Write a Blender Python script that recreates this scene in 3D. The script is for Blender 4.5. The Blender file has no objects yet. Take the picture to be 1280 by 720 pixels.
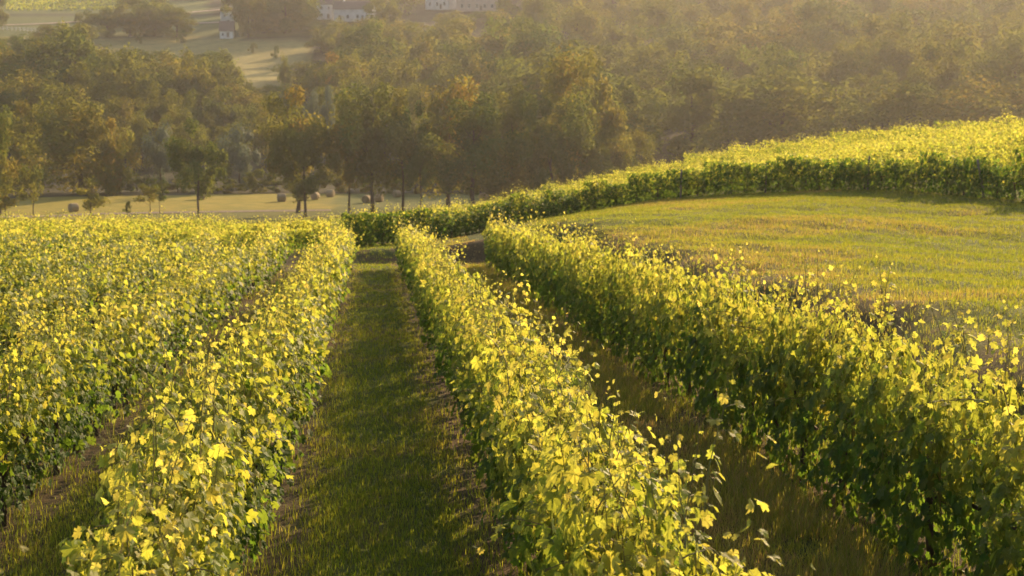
import bpy, math, random
import numpy as np
from mathutils import Vector, Matrix

R = math.radians
rng = np.random.default_rng(11)
random.seed(11)
scene = bpy.context.scene
COL = scene.collection

# ------------------------------------------------------------------ camera, light, exposure
F = 1777.8                      # focal length in photo pixels (50 mm on 36 mm, 1280 wide)
ZC = 24.0                       # camera height over the valley datum
YAW = math.atan(174 / F)        # camera looks this far to the right of the vine rows
PITCH = math.atan(260 / F)
SUN_AZ, SUN_EL = R(34), R(20)

cam_d = bpy.data.cameras.new('camera')
cam_d.lens = 50; cam_d.sensor_width = 36
cam_d.clip_start = 0.1; cam_d.clip_end = 6000
cam_d.dof.use_dof = True; cam_d.dof.focus_distance = 9.5; cam_d.dof.aperture_fstop = 4.5
cam = bpy.data.objects.new('camera', cam_d); COL.objects.link(cam)
cam.location = (0, 0, ZC)
cam.rotation_euler = (math.pi / 2 - PITCH, 0, -YAW)
scene.camera = cam

world = bpy.data.worlds.new('World'); scene.world = world; world.use_nodes = True
wn = world.node_tree
sky = wn.nodes.new('ShaderNodeTexSky'); sky.sky_type = 'NISHITA'; sky.sun_disc = False
sky.sun_elevation = SUN_EL; sky.sun_rotation = SUN_AZ; sky.dust_density = 3.0; sky.air_density = 1.0
bg = wn.nodes['Background']; bg.inputs['Strength'].default_value = 0.115
wn.links.new(sky.outputs[0], bg.inputs[0])

sun_d = bpy.data.lights.new('sun', 'SUN'); sun_d.energy = 5.0; sun_d.angle = R(0.6)
sun_d.color = (1.0, 0.69, 0.37)
sun = bpy.data.objects.new('sun', sun_d); COL.objects.link(sun)
sv = Vector((math.sin(SUN_AZ) * math.cos(SUN_EL), math.cos(SUN_AZ) * math.cos(SUN_EL), math.sin(SUN_EL)))
sun.rotation_euler = sv.to_track_quat('Z', 'Y').to_euler()
sun.location = (0, 0, 60)

scene.view_settings.view_transform = 'Standard'
scene.view_settings.look = 'None'
scene.view_settings.exposure = 0.88
scene.view_settings.gamma = 1
scene.render.engine = 'CYCLES'
cy = scene.cycles
cy.use_denoising = True
cy.max_bounces = 7; cy.diffuse_bounces = 4; cy.glossy_bounces = 2; cy.transmission_bounces = 4
cy.volume_bounces = 1; cy.transparent_max_bounces = 6
cy.sample_clamp_indirect = 6

HAZE_DENSITY = 0.00016

# ------------------------------------------------------------------ helpers
cYaw, sYaw, cP, sP = math.cos(YAW), math.sin(YAW), math.cos(PITCH), math.sin(PITCH)

def at(px, py, D):
    """world point seen at photo pixel (px,py), D metres ahead of the camera"""
    x, y = (px - 640) / F, -(py - 360) / F
    fwd = cP + y * sP                  # horizontal forward
    up = -sP + y * cP
    k = D / fwd
    r, f, u = x * k, D, up * k
    return np.array([r * cYaw + f * sYaw, -r * sYaw + f * cYaw, ZC + u])

def pix(X, Y, Z):
    r = X * cYaw - Y * sYaw; f = X * sYaw + Y * cYaw; u = Z - ZC
    d = f * cP - u * sP; v = f * sP + u * cP
    return 640 + F * r / d, 360 - F * v / d

def sm(t):
    t = np.clip(t, 0, 1); return t * t * (3 - 2 * t)

class Geo:
    """triangle soup collector"""
    def __init__(s): s.v = []; s.f = []; s.m = []; s.c = []; s.n = 0
    def add(s, V, Fc, col=(0.5, 0.5, 0.5), mat=0):
        V = np.asarray(V, float).reshape(-1, 3); Fc = np.asarray(Fc, int).reshape(-1, 3)
        c = np.asarray(col, float)
        if c.ndim == 1: c = np.tile(c[:3], (len(V), 1))
        s.v.append(V); s.f.append(Fc + s.n); s.m.append(np.full(len(Fc), mat)); s.c.append(c); s.n += len(V)
    def arrays(s):
        return np.concatenate(s.v), np.concatenate(s.f), np.concatenate(s.m), np.concatenate(s.c)
    def mesh(s, name, mats, smooth=False):
        V, Fc, M, C = s.arrays()
        return make_mesh(name, V, Fc, M, C, mats, smooth)

def make_mesh(name, V, Fc, M, C, mats, smooth=False):
    me = bpy.data.meshes.new(name)
    me.vertices.add(len(V)); me.vertices.foreach_set('co', V.astype(np.float32).ravel())
    k = Fc.shape[1]
    me.loops.add(Fc.size); me.loops.foreach_set('vertex_index', Fc.astype(np.int32).ravel())
    me.polygons.add(len(Fc))
    me.polygons.foreach_set('loop_start', (np.arange(len(Fc)) * k).astype(np.int32))
    me.polygons.foreach_set('loop_total', np.full(len(Fc), k, np.int32))
    for m in mats: me.materials.append(m)
    if M is not None: me.polygons.foreach_set('material_index', M.astype(np.int32))
    me.polygons.foreach_set('use_smooth', np.full(len(Fc), smooth))
    if C is not None:
        a = me.attributes.new('tint', 'FLOAT_COLOR', 'POINT')
        a.data.foreach_set('color', np.hstack([C, np.ones((len(C), 1))]).astype(np.float32).ravel())
    me.update(calc_edges=True); me.validate()
    return me

def obj(name, me, parent=None, loc=(0, 0, 0), rot=(0, 0, 0), scale=(1, 1, 1)):
    o = bpy.data.objects.new(name, me); COL.objects.link(o)
    o.location = loc; o.rotation_euler = rot; o.scale = scale
    if parent: o.parent = parent
    return o

def tag(o, label=None, cat=None, group=None, kind=None):
    if label: o['label'] = label
    if cat: o['category'] = cat
    if group: o['group'] = group
    if kind: o['kind'] = kind
    return o

def thing(name, label, cat, loc=(0, 0, 0), rz=0, group=None):
    return tag(obj(name, None, None, loc, (0, 0, rz)), label, cat, group)

def tube(g, P, rad, sides=6, col=(0.5, 0.5, 0.5), mat=0, lump=0, r=None):
    P = np.asarray(P, float); n = len(P)
    rad = np.broadcast_to(np.asarray(rad, float), (n,))
    T = np.gradient(P, axis=0); T /= np.linalg.norm(T, axis=1)[:, None] + 1e-9
    ref = np.array([0.31, 0.95, 0.1]) if abs(T[0, 2]) > .6 else np.array([0.1, 0.1, 1.0])
    A = np.cross(T, ref); A /= np.linalg.norm(A, axis=1)[:, None] + 1e-9
    B = np.cross(T, A)
    ang = np.arange(sides) * 2 * math.pi / sides
    V = P[:, None] + (A[:, None] * np.cos(ang)[None, :, None] + B[:, None] * np.sin(ang)[None, :, None]) * rad[:, None, None] \
        * (1 + (lump * (r or rng).uniform(-1, 1, (n, sides, 1)) if lump else 0))
    i, j = np.meshgrid(np.arange(n - 1), np.arange(sides), indexing='ij')
    a = i * sides + j; b = i * sides + (j + 1) % sides
    Fc = np.stack([np.stack([a, b, a + sides], -1), np.stack([b, b + sides, a + sides], -1)], -2).reshape(-1, 3)
    V = V.reshape(-1, 3)
    cap = np.array([[(n - 1) * sides, (n - 1) * sides + k, (n - 1) * sides + k + 1] for k in range(1, sides - 1)])
    g.add(V, np.vstack([Fc, cap]), col, mat)

def box(g, x0, x1, y0, y1, z0, z1, mat=0, col=(0.5, .5, .5)):
    V = [(x, y, z) for z in (z0, z1) for y in (y0, y1) for x in (x0, x1)]
    Q = [(0, 2, 3, 1), (4, 5, 7, 6), (0, 1, 5, 4), (2, 6, 7, 3), (0, 4, 6, 2), (1, 3, 7, 5)]
    g.add(V, [t for q in Q for t in ((q[0], q[1], q[2]), (q[0], q[2], q[3]))], col, mat)

# ------------------------------------------------------------------ materials
def mat(name):
    m = bpy.data.materials.new(name); m.use_nodes = True
    return m, m.node_tree.nodes, m.node_tree.links

def ramp(N, stops):
    r = N.new('ShaderNodeValToRGB'); e = r.color_ramp.elements
    while len(e) < len(stops): e.new(0.5)
    for k, (p, c) in enumerate(stops): e[k].position = p; e[k].color = (*c, 1)
    return r

def leaf_material(name, refl, trans, tfac=0.5, rough=0.45, spec=0.35, jitter=0.25, tree=False, per_object=None):
    if tree: per_object = (.5, -.17)
    """tint.r = age of the leaf (0 young .. 1 mature), tint.g = random per leaf"""
    m, N, L = mat(name)
    p = N['Principled BSDF']; out = N['Material Output']
    at_ = N.new('ShaderNodeAttribute'); at_.attribute_name = 'tint'
    sep = N.new('ShaderNodeSeparateColor'); L.new(at_.outputs['Color'], sep.inputs[0])
    r1 = ramp(N, refl); r2 = ramp(N, trans)
    fac = sep.outputs[0]
    if per_object:                                 # every plant has its own tone
        oi = N.new('ShaderNodeObjectInfo'); ma = N.new('ShaderNodeMath'); ma.operation = 'MULTIPLY_ADD'
        ma.inputs[1].default_value, ma.inputs[2].default_value = per_object; L.new(oi.outputs['Random'], ma.inputs[0])
        mb = N.new('ShaderNodeMath'); mb.operation = 'ADD'; mb.use_clamp = True; L.new(ma.outputs[0], mb.inputs[0]); L.new(fac, mb.inputs[1]); fac = mb.outputs[0]
    L.new(fac, r1.inputs[0]); L.new(fac, r2.inputs[0])
    mp = N.new('ShaderNodeMapRange'); mp.inputs[3].default_value = 1 - jitter; mp.inputs[4].default_value = 1 + jitter
    L.new(sep.outputs[1], mp.inputs[0])
    hs = []
    for r_ in (r1, r2):
        h = N.new('ShaderNodeHueSaturation'); L.new(r_.outputs[0], h.inputs['Color']); L.new(mp.outputs[0], h.inputs['Value'])
        mh = N.new('ShaderNodeMapRange'); mh.inputs[3].default_value = 0.485; mh.inputs[4].default_value = 0.52
        L.new(sep.outputs[2], mh.inputs[0]); L.new(mh.outputs[0], h.inputs['Hue']); hs.append(h)
    L.new(hs[0].outputs[0], p.inputs['Base Color'])
    p.inputs['Roughness'].default_value = rough; p.inputs['Specular IOR Level'].default_value = spec
    t = N.new('ShaderNodeBsdfTranslucent'); L.new(hs[1].outputs[0], t.inputs[0])
    mx = N.new('ShaderNodeMixShader'); mx.inputs[0].default_value = tfac
    L.new(p.outputs[0], mx.inputs[1]); L.new(t.outputs[0], mx.inputs[2]); L.new(mx.outputs[0], out.inputs[0])
    return m

def plain(name, c1, c2=None, scale=8, rough=0.8, bump=0.0, detail=4):
    m, N, L = mat(name); p = N['Principled BSDF']
    p.inputs['Roughness'].default_value = rough; p.inputs['Specular IOR Level'].default_value = 0.2
    tc = N.new('ShaderNodeTexCoord'); nz = N.new('ShaderNodeTexNoise')
    nz.inputs['Scale'].default_value = scale; nz.inputs['Detail'].default_value = detail
    L.new(tc.outputs['Object'], nz.inputs['Vector'])
    r = ramp(N, [(0.3, c1), (0.7, c2 or c1)]); L.new(nz.outputs[0], r.inputs[0]); L.new(r.outputs[0], p.inputs['Base Color'])
    if bump:
        b = N.new('ShaderNodeBump'); b.inputs['Strength'].default_value = bump
        L.new(nz.outputs[0], b.inputs['Height']); L.new(b.outputs[0], p.inputs['Normal'])
    return m

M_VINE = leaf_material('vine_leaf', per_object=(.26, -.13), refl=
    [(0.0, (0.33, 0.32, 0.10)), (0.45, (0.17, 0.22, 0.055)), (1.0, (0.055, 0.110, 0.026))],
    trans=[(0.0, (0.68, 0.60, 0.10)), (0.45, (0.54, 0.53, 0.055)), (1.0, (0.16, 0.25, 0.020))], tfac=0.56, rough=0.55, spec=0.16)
M_TREE = leaf_material('tree_leaf',
    [(0.0, (0.22, 0.14, 0.035)), (0.4, (0.10, 0.115, 0.030)), (1.0, (0.040, 0.085, 0.024))],
    [(0.0, (0.66, 0.36, 0.04)), (0.4, (0.44, 0.39, 0.05)), (1.0, (0.20, 0.26, 0.04))], 0.35, 0.9, 0.0, tree=True)
M_WILLOW = leaf_material('pale_leaf',
    [(0.0, (0.20, 0.23, 0.16)), (1.0, (0.11, 0.145, 0.10))],
    [(0.0, (0.24, 0.27, 0.12)), (1.0, (0.12, 0.16, 0.07))], 0.35, 0.6, 0.15)
M_GRASS = leaf_material('grass_blade',
    [(0.0, (0.34, 0.23, 0.10)), (0.45, (0.19, 0.20, 0.04)), (1.0, (0.075, 0.115, 0.022))],
    [(0.0, (0.50, 0.34, 0.10)), (0.45, (0.50, 0.47, 0.04)), (1.0, (0.26, 0.34, 0.02))], 0.45, 0.6, 0.15)
M_BARK = plain('bark', (0.045, 0.032, 0.022), (0.11, 0.08, 0.055), 14, 0.9, 0.6)
M_CANE = plain('green_cane', (0.20, 0.20, 0.05), (0.20, 0.12, 0.045), 9, 0.6)
M_WOOD = plain('weathered_wood', (0.12, 0.10, 0.08), (0.22, 0.19, 0.15), 10, 0.85, 0.3)
M_STRAW = plain('straw', (0.25, 0.19, 0.11), (0.42, 0.33, 0.20), 9, 0.9, 0.8, 8)
M_WHITE = plain('limewash', (0.55, 0.53, 0.50), (0.72, 0.70, 0.66), 0.5, 0.9)
M_PINK = plain('rendered_stone', (0.36, 0.29, 0.25), (0.46, 0.38, 0.32), 0.8, 0.9)
M_REDROOF = plain('red_tile', (0.22, 0.08, 0.05), (0.30, 0.12, 0.08), 2, 0.9)
M_GREYROOF = plain('brown_tile', (0.13, 0.10, 0.09), (0.20, 0.15, 0.13), 2, 0.9)
M_PANE = plain('dark_window', (0.03, 0.03, 0.035), (0.05, 0.05, 0.05), 2, 0.2)
M_TRACK = plain('pale_gravel', (0.34, 0.27, 0.22), (0.46, 0.37, 0.29), 0.6, 0.95)

# ------------------------------------------------------------------ terrain
def tps_fit(P, z, lam=0.0):
    P = np.asarray(P, float); n = len(P)
    d = np.linalg.norm(P[:, None] - P[None], axis=-1)
    K = np.where(d > 0, d * d * np.log(d + 1e-12), 0) + lam * np.eye(n)
    Q = np.hstack([np.ones((n, 1)), P])
    A = np.block([[K, Q], [Q.T, np.zeros((3, 3))]])
    w = np.linalg.solve(A, np.concatenate([z, np.zeros(3)]))
    def f(X, Y):
        X = np.asarray(X, float); Y = np.asarray(Y, float)
        s = w[n] + w[n + 1] * X + w[n + 2] * Y
        for k in range(n):
            r2 = (X - P[k, 0]) ** 2 + (Y - P[k, 1]) ** 2
            s = s + w[k] * 0.5 * r2 * np.log(r2 + 1e-12)
        return s
    return f

def plane(X, Y): return ZC - (2.75 + 0.0731 * Y)

# upper ground: terrace meadow on the right, lateral vine block beyond the rows
_n = []
for px, py, D in ((1285, 428, 14.5), (1130, 385, 18), (1000, 350, 23), (880, 316, 31), (770, 288, 40), (690, 275, 50),
                  (1280, 251, 47), (1190, 241, 51), (1100, 238, 55), (960, 241, 62), (850, 248, 66), (740, 263, 66), (640, 281, 61),
                  (1280, 192, 82), (1100, 208, 82), (850, 243, 90), (700, 272, 90), (560, 298, 57), (470, 307, 54),
                  (470, 310, 51.3), (530, 309, 51.3), (600, 301, 51.3), (1240, 318, 30), (1150, 275, 40), (950, 262, 48), (1280, 365, 20)):
    p = at(px, py, D); _n.append((p[0], p[1], p[2]))
for X in (-5, -12, -22, -36, -55):
    for Y in (50, 58, 70, 90, 115):
        _n.append((X, Y, ZC - (1.6 + 0.0955 * Y)))
for X in (-5, -20, -45):
    for Y in (10, 30): _n.append((X, Y, ZC - (2.75 + 0.0731 * Y)))
for X, Y, z in ((12, 8, -2.2), (22, 12, -1.9), (40, 20, -1.6), (10, -5, -1.9), (40, -5, -1), (45, 60, -2.2), (55, 100, -2.5), (24, 112, -6),
                (5, 115, -11), (0, 75, -8.4), (2, 95, -10), (30, 30, -2.6), (8, 0, -2.0)):
    _n.append((X, Y, ZC + z))
_n = np.array(_n)
nearf = tps_fit(_n[:, :2], _n[:, 2], 0.5)

_f = []
for px in (-150, 100, 300, 480, 640):
    _f.append(at(px, 266, 222)); _f.append(at(px, 243, 258)); _f.append(at(px, 240, 266))
for px, py, D in ((-200, 220, 300), (100, 205, 320), (300, 200, 330), (480, 205, 320), (640, 215, 300), (900, 222, 270), (1280, 215, 250), (1550, 200, 240),
                  (-200, 120, 440), (150, 118, 430), (385, 108, 450), (480, 130, 420), (700, 130, 420), (1000, 120, 420), (1280, 110, 400), (1550, 90, 400),
                  (150, 52, 590), (284, 47, 600), (385, 76, 540), (-100, 45, 590), (50, 44, 590), (435, 26, 640), (560, 14, 680), (700, 25, 640), (1000, 25, 600), (1280, 20, 560),
                  (100, 16, 730), (60, 30, 660), (100, -10, 880), (-200, 5, 800), (500, -15, 850), (800, -30, 800), (1200, -40, 760), (1500, -30, 700),
                  (100, -40, 1100), (640, -60, 1100), (1280, -90, 1050)):
    _f.append(at(px, py, D))
for X, Y, z in ((-700, 200, -10), (-700, 600, 30), (-700, 1100, 70), (700, 200, 8), (700, 600, 60), (700, 1150, 90), (-200, 150, -20), (0, 160, -19), (200, 150, -14), (-200, 0, -14), (200, 0, 0)):
    _f.append(np.array([X, Y, ZC + z]))
_f = np.array(_f)
farf = tps_fit(_f[:, :2], _f[:, 2], 20.0)

def H(X, Y):
    X = np.asarray(X, float); Y = np.asarray(Y, float)
    lo = plane(X, Y)
    Xe = np.clip(X, -70, 70)
    up = nearf(Xe, np.clip(Y, -20, 130))
    wob = 0.22 * np.sin(Y * 0.55) + 0.15 * np.sin(Y * 1.37 + 1)
    wobx = 0.2 * np.sin(X * 0.8) + 0.1 * np.sin(X * 2.1)
    m = sm(np.maximum((X + .6 * wob - 4.85) / 2.0, (Y + wobx - 49.3) / 1.5))
    z = lo * (1 - m) + up * m
    # uneven ground on the terrace and its bank
    bumps = 0.10 * np.sin(X * .45 + 1.3 + .2 * Y) * np.sin(Y * .33 + 1) + 0.05 * np.sin(X * 1.1 + 0.5 * Y) * np.sin(Y * 0.7) + 0.05 * np.sin(X * 2.7 + 1) * np.sin(Y * 1.9 + X)
    z = z + bumps * sm((X - 5.2) / 1.5) * sm((56 - Y) / 12)
    fz = farf(np.clip(X, -900, 900), Y)
    t = sm((np.hypot(X, Y) - 98) / 75)
    z = z * (1 - t) + fz * t
    return z

# vine rows that run away from the camera, and the rows that cross beyond them
ROWS = {'A': -1.02, 'B': 1.12, 'C': 3.98, 'D': -3.1, 'E': -5.25, 'F': -7.4, 'G': -9.5, 'I': -11.6, 'J': -13.8}
_c = np.array([[*at(px, py, D)[:2]] for px, py, D in ((1900, 285, 36), (1600, 272, 39), (1400, 262, 43), (1280, 251, 47), (1190, 241, 51), (1100, 238, 55), (960, 241, 62), (850, 248, 66), (740, 263, 66), (640, 281, 61), (560, 298, 57), (470, 307, 54))]
              + [[-6, 53], [-14, 52.5], [-24, 52], [-40, 52]])
def dense(P, n=30):
    P = np.asarray(P, float); out = []
    Q = np.vstack([2 * P[0] - P[1], P, 2 * P[-1] - P[-2]])
    for i in range(1, len(Q) - 2):
        for t in np.arange(n) / n:
            a, b, c, d = Q[i - 1:i + 3]
            out.append(0.5 * (2 * b + (c - a) * t + (2 * a - 5 * b + 4 * c - d) * t * t + (3 * b - a - 3 * c + d) * t ** 3))
    out.append(P[-1]); return np.array(out)
FRONT = dense(_c)
def offset_curve(P, d):
    T = np.gradient(P, axis=0); T /= np.linalg.norm(T, axis=1)[:, None]
    Nn = np.stack([T[:, 1], -T[:, 0]], 1)         # away from the camera
    return P + Nn * d
def resample(P, step):
    s = np.concatenate([[0], np.cumsum(np.linalg.norm(np.diff(P, axis=0), axis=1))])
    q = np.arange(0, s[-1], step)
    return np.stack([np.interp(q, s, P[:, 0]), np.interp(q, s, P[:, 1])], 1)

def vnoise(X, Y, s, seed=0):
    """cheap smooth value noise"""
    r = np.random.default_rng(seed); tab = r.random((64, 64))
    x = X * s; y = Y * s; xi = np.floor(x).astype(int); yi = np.floor(y).astype(int)
    fx = sm(x - xi); fy = sm(y - yi)
    g = lambda i, j: tab[i % 64, j % 64]
    return (g(xi, yi) * (1 - fx) + g(xi + 1, yi) * fx) * (1 - fy) + (g(xi, yi + 1) * (1 - fx) + g(xi + 1, yi + 1) * fx) * fy

def axis(segs):
    out = [segs[0][0]]
    for a, b, st in segs:
        n = max(1, int(round((b - a) / st))); out += list(a + (b - a) * np.arange(1, n + 1) / n)
    return np.array(out)
gx = axis([(-900, -300, 60), (-300, -120, 10), (-120, -50, 5), (-50, -14, 1.5), (-14, -4, 0.5), (-4, 9, 0.14), (9, 26, 0.4), (26, 60, 1.5), (60, 120, 5), (120, 300, 10), (300, 900, 60)])
gy = axis([(-60, 0, 10), (0, 30, 0.2), (30, 54, 0.16), (54, 80, 0.6), (80, 120, 2), (120, 200, 5), (200, 300, 2), (300, 900, 8), (900, 1250, 50)])
XX, YY = np.meshgrid(gx, gy, indexing='ij')
ZZ = H(XX, YY)
PX, PY = pix(XX, np.maximum(YY, 1), ZZ)

C_GRASS = np.array([0.080, 0.102, 0.026]); C_DRY = np.array([0.155, 0.105, 0.052]); C_SOIL = np.array([0.105, 0.072, 0.050])
C_LUSH = np.array([0.13, 0.15, 0.028]); C_STUBBLE = np.array([0.27, 0.235, 0.05]); C_FIELDG = np.array([0.11, 0.135, 0.045]); C_WOODF = np.array([0.05, 0.05, 0.03])
C_BEIGE = np.array([0.27, 0.24, 0.09])
def mixc(a, b, t): return a * (1 - t[..., None]) + b * t[..., None]
def inrect(px, py, x0, y0, x1, y1, e=4.0):
    return sm(np.minimum(np.minimum(px - x0, x1 - px), np.minimum(py - y0, y1 - py)) / e + 0.5)
cov = np.tile(C_GRASS, XX.shape + (1,))
n1 = vnoise(XX, YY, 0.9, 1); n2 = vnoise(XX, YY, 3.1, 2); n3 = vnoise(XX, YY, 0.25, 3)
cov = mixc(cov, C_DRY, sm((n1 * 0.6 + n2 * 0.4 - 0.42) * 3) * 0.55)
near = (YY < 52)
rowx = np.array(list(ROWS.values()))
dr = np.min(np.abs(XX[..., None] - rowx), -1)
soil = sm((0.62 - dr + (n2 - 0.5) * 0.45) / 0.3) * near * (XX < 5)
cov = mixc(cov, C_SOIL, soil * 0.8)
bc = sm((XX - 1.7) / 0.3) * sm((5.3 - XX) / 0.3) * near          # drier strip between the two right rows, its warmth also painting in sun
cov = mixc(cov, C_DRY, bc * 0.75 * sm((n1 - .2) * 2))
up = sm(np.maximum((XX - 6.0) / 0.8, 0)) * (YY < 80)
cov = mixc(cov, mixc(np.broadcast_to(C_LUSH, cov.shape), C_DRY, sm((vnoise(XX, YY, .55, 31) * .35 + vnoise(XX, YY, .16, 32) * .65 - 0.5) * 4) * 0.45), up)
bank = sm(1.15 - np.abs(np.maximum(XX - 6.1, (YY - 50.0))) / 1.3) * (YY < 53) * (XX < 8.5) * (XX > -4)
cov = mixc(cov, np.array([.15, .10, .05]), bank * sm((n2 * .5 + n1 * .5 - .32) * 3) * .8)
rad = np.hypot(XX, YY)
vfl = (rad > 190) & (rad < 264)
fld = mixc(np.broadcast_to(C_STUBBLE, cov.shape), C_FIELDG, sm((PX - 380 + 60 * (n3 - .5)) / 60) * 0.9)
fld = mixc(fld, C_FIELDG, sm((234 - rad) / 8) * sm((PX - 120) / 60) * 0.7)
cov = np.where(vfl[..., None], fld, cov)
cov = np.where((rad >= 264)[..., None], C_WOODF * (0.8 + 0.5 * n3[..., None]), cov)
hill = (rad > 400)
fm = np.maximum.reduce([inrect(PX, PY, 120, 46, 300, 95), inrect(PX, PY, 240, 50, 390, 84), inrect(PX, PY, 300, 70, 360, 130), inrect(PX, PY, -60, 44, 130, 80)])
cov = mixc(cov, C_BEIGE * (0.85 + 0.3 * n3[..., None]), fm * hill)
fm = inrect(PX, PY, -60, 20, 400, 46)
cov = mixc(cov, C_FIELDG, fm * hill)
fm = inrect(PX, PY, -100, -30, 260, 17)
cov = mixc(cov, C_FIELDG * 1.2, fm * hill)

def ground_material():
    m, N, L = mat('ground_cover'); p = N['Principled BSDF']; p.inputs['Roughness'].default_value = 0.95
    p.inputs['Specular IOR Level'].default_value = 0.1
    a = N.new('ShaderNodeAttribute'); a.attribute_name = 'tint'
    geo = N.new('ShaderNodeNewGeometry')
    n1 = N.new('ShaderNodeTexNoise'); n1.inputs['Scale'].default_value = 14; n1.inputs['Detail'].default_value = 8; n1.inputs['Roughness'].default_value = 0.7
    n2 = N.new('ShaderNodeTexNoise'); n2.inputs['Scale'].default_value = 0.35; n2.inputs['Detail'].default_value = 6
    L.new(geo.outputs['Position'], n1.inputs['Vector']); L.new(geo.outputs['Position'], n2.inputs['Vector'])
    r1 = ramp(N, [(0.25, (0.45, 0.45, 0.45)), (0.75, (1.5, 1.5, 1.45))]); L.new(n1.outputs[0], r1.inputs[0])
    r2 = ramp(N, [(0.3, (0.8, 0.86, 0.8)), (0.7, (1.2, 1.1, 1.05))]); L.new(n2.outputs[0], r2.inputs[0])
    m1 = N.new('ShaderNodeMixRGB'); m1.blend_type = 'MULTIPLY'; m1.inputs[0].default_value = 1
    m2 = N.new('ShaderNodeMixRGB'); m2.blend_type = 'MULTIPLY'; m2.inputs[0].default_value = 1
    L.new(a.outputs['Color'], m1.inputs[1]); L.new(r1.outputs[0], m1.inputs[2])
    L.new(m1.outputs[0], m2.inputs[1]); L.new(r2.outputs[0], m2.inputs[2]); L.new(m2.outputs[0], p.inputs['Base Color'])
    b = N.new('ShaderNodeBump'); b.inputs['Strength'].default_value = 0.9; b.inputs['Distance'].default_value = 0.06
    L.new(n1.outputs[0], b.inputs['Height']); L.new(b.outputs[0], p.inputs['Normal'])
    return m
M_GROUND = ground_material()
nx, ny = XX.shape
ii, jj = np.meshgrid(np.arange(nx - 1), np.arange(ny - 1), indexing='ij')
a_ = (ii * ny + jj).ravel()
quads = np.stack([a_, a_ + ny, a_ + ny + 1, a_ + 1], 1)
gme = make_mesh('ground', np.stack([XX, YY, ZZ], -1).reshape(-1, 3), quads, None, cov.reshape(-1, 3), [M_GROUND], True)
tag(obj('ground', gme), kind='structure')

def strip(name, P, w, m, lift=0.05, label=None):
    P = resample(dense(np.array(P, float), 12), 2.5)
    T = np.gradient(P, axis=0); T /= np.linalg.norm(T, axis=1)[:, None]; Nn = np.stack([-T[:, 1], T[:, 0]], 1)
    offs = np.linspace(-w / 2, w / 2, 4)
    V = np.array([[*(p + n * o), 0] for p, n in zip(P, Nn) for o in offs])
    # drape on the coarse ground sheet with a little clearance
    V[:, 2] = H(V[:, 0], V[:, 1]) + lift
    k = len(offs); i, j = np.meshgrid(np.arange(len(P) - 1), np.arange(k - 1), indexing='ij'); a = (i * k + j).ravel()
    me = make_mesh(name, V, np.stack([a, a + 1, a + k + 1, a + k], 1), None, None, [m], True)
    return tag(obj(name, me), kind='structure')
strip('farm_track', [at(px, py, D)[:2] for px, py, D in ((-60, 273, 214), (60, 271, 216), (130, 267, 220), (300, 264, 224), (420, 263, 226))], 2.6, plain('track_earth', (0.17, 0.135, 0.10), (0.26, 0.20, 0.15), 0.8, 0.95), 0.06)
strip('lane', [at(px, py, D)[:2] for px, py, D in ((-80, 34, 640), (10, 31, 650), (60, 27, 660), (120, 24, 675), (200, 14, 700), (260, 6, 720), (330, 0, 740))], 5, M_TRACK, 0.35)
strip('lane', [at(px, py, D)[:2] for px, py, D in ((230, 22, 650), (284, 20, 650), (330, 19, 655))], 4, M_TRACK, 0.35)

# ------------------------------------------------------------------ grape leaves
def leaf_shape(lod):
    if lod == 0:
        half = [(0, 1.0), (14, .80), (27, .70), (40, .92), (54, .86), (72, .60), (92, .80), (115, .70), (142, .52), (163, .58), (176, .12)]
    elif lod == 1:
        half = [(0, 1.0), (28, .66), (46, .9), (75, .6), (98, .78), (150, .56)]
    else:
        half = [(0, 1.0), (60, .85), (130, .75)]
    pts = [(math.radians(a), r) for a, r in half]
    pts = pts + [(-a, r) for a, r in reversed(pts) if a > 0]
    V = [(0.0, 0.0, 0.0)]
    for a, r in pts:
        x, y = r * math.sin(a) * 0.5, r * math.cos(a) * 0.5
        V.append((x, y, -0.55 * (x * x + y * y) + 0.18 * abs(x)))
    n = len(pts)
    return np.array(V), np.array([(0, 1 + (k + 1) % n, 1 + k) for k in range(n)])
LEAF = {l: leaf_shape(l) for l in (0, 1, 2)}

def add_leaves(g, pos, tip, nrm, size, col, lod, r):
    """pos,tip,nrm (n,3); size (n,), col (n,3)"""
    V0, F0 = LEAF[lod]; n = len(pos)
    tip = tip / (np.linalg.norm(tip, axis=1)[:, None] + 1e-9)
    x = np.cross(tip, nrm); x /= np.linalg.norm(x, axis=1)[:, None] + 1e-9
    z = np.cross(x, tip)
    fold = r.uniform(0.2, 2.6, (n, 1)); asp = r.uniform(0.85, 1.15, (n, 1)); curl = r.normal(0, .35, (n, 1))
    L = np.broadcast_to(V0, (n,) + V0.shape).copy()
    L[..., 2] = L[..., 2] * fold + curl * L[..., 0] * L[..., 1] * 1.6
    L[..., 0] *= asp
    L[:, :, 1] += 0.25
    if lod == 0:
        L += r.normal(0, 0.018, L.shape)
    L *= size[:, None, None]
    V = pos[:, None] + L[..., 0:1] * x[:, None] + L[..., 1:2] * tip[:, None] + L[..., 2:3] * z[:, None]
    Fc = F0[None] + (np.arange(n) * len(V0))[:, None, None]
    g.add(V.reshape(-1, 3), Fc.reshape(-1, 3), np.repeat(col, len(V0), 0), 0)

def rnd_dir(r, n, s=1.0): return r.normal(0, s, (n, 3))

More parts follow.
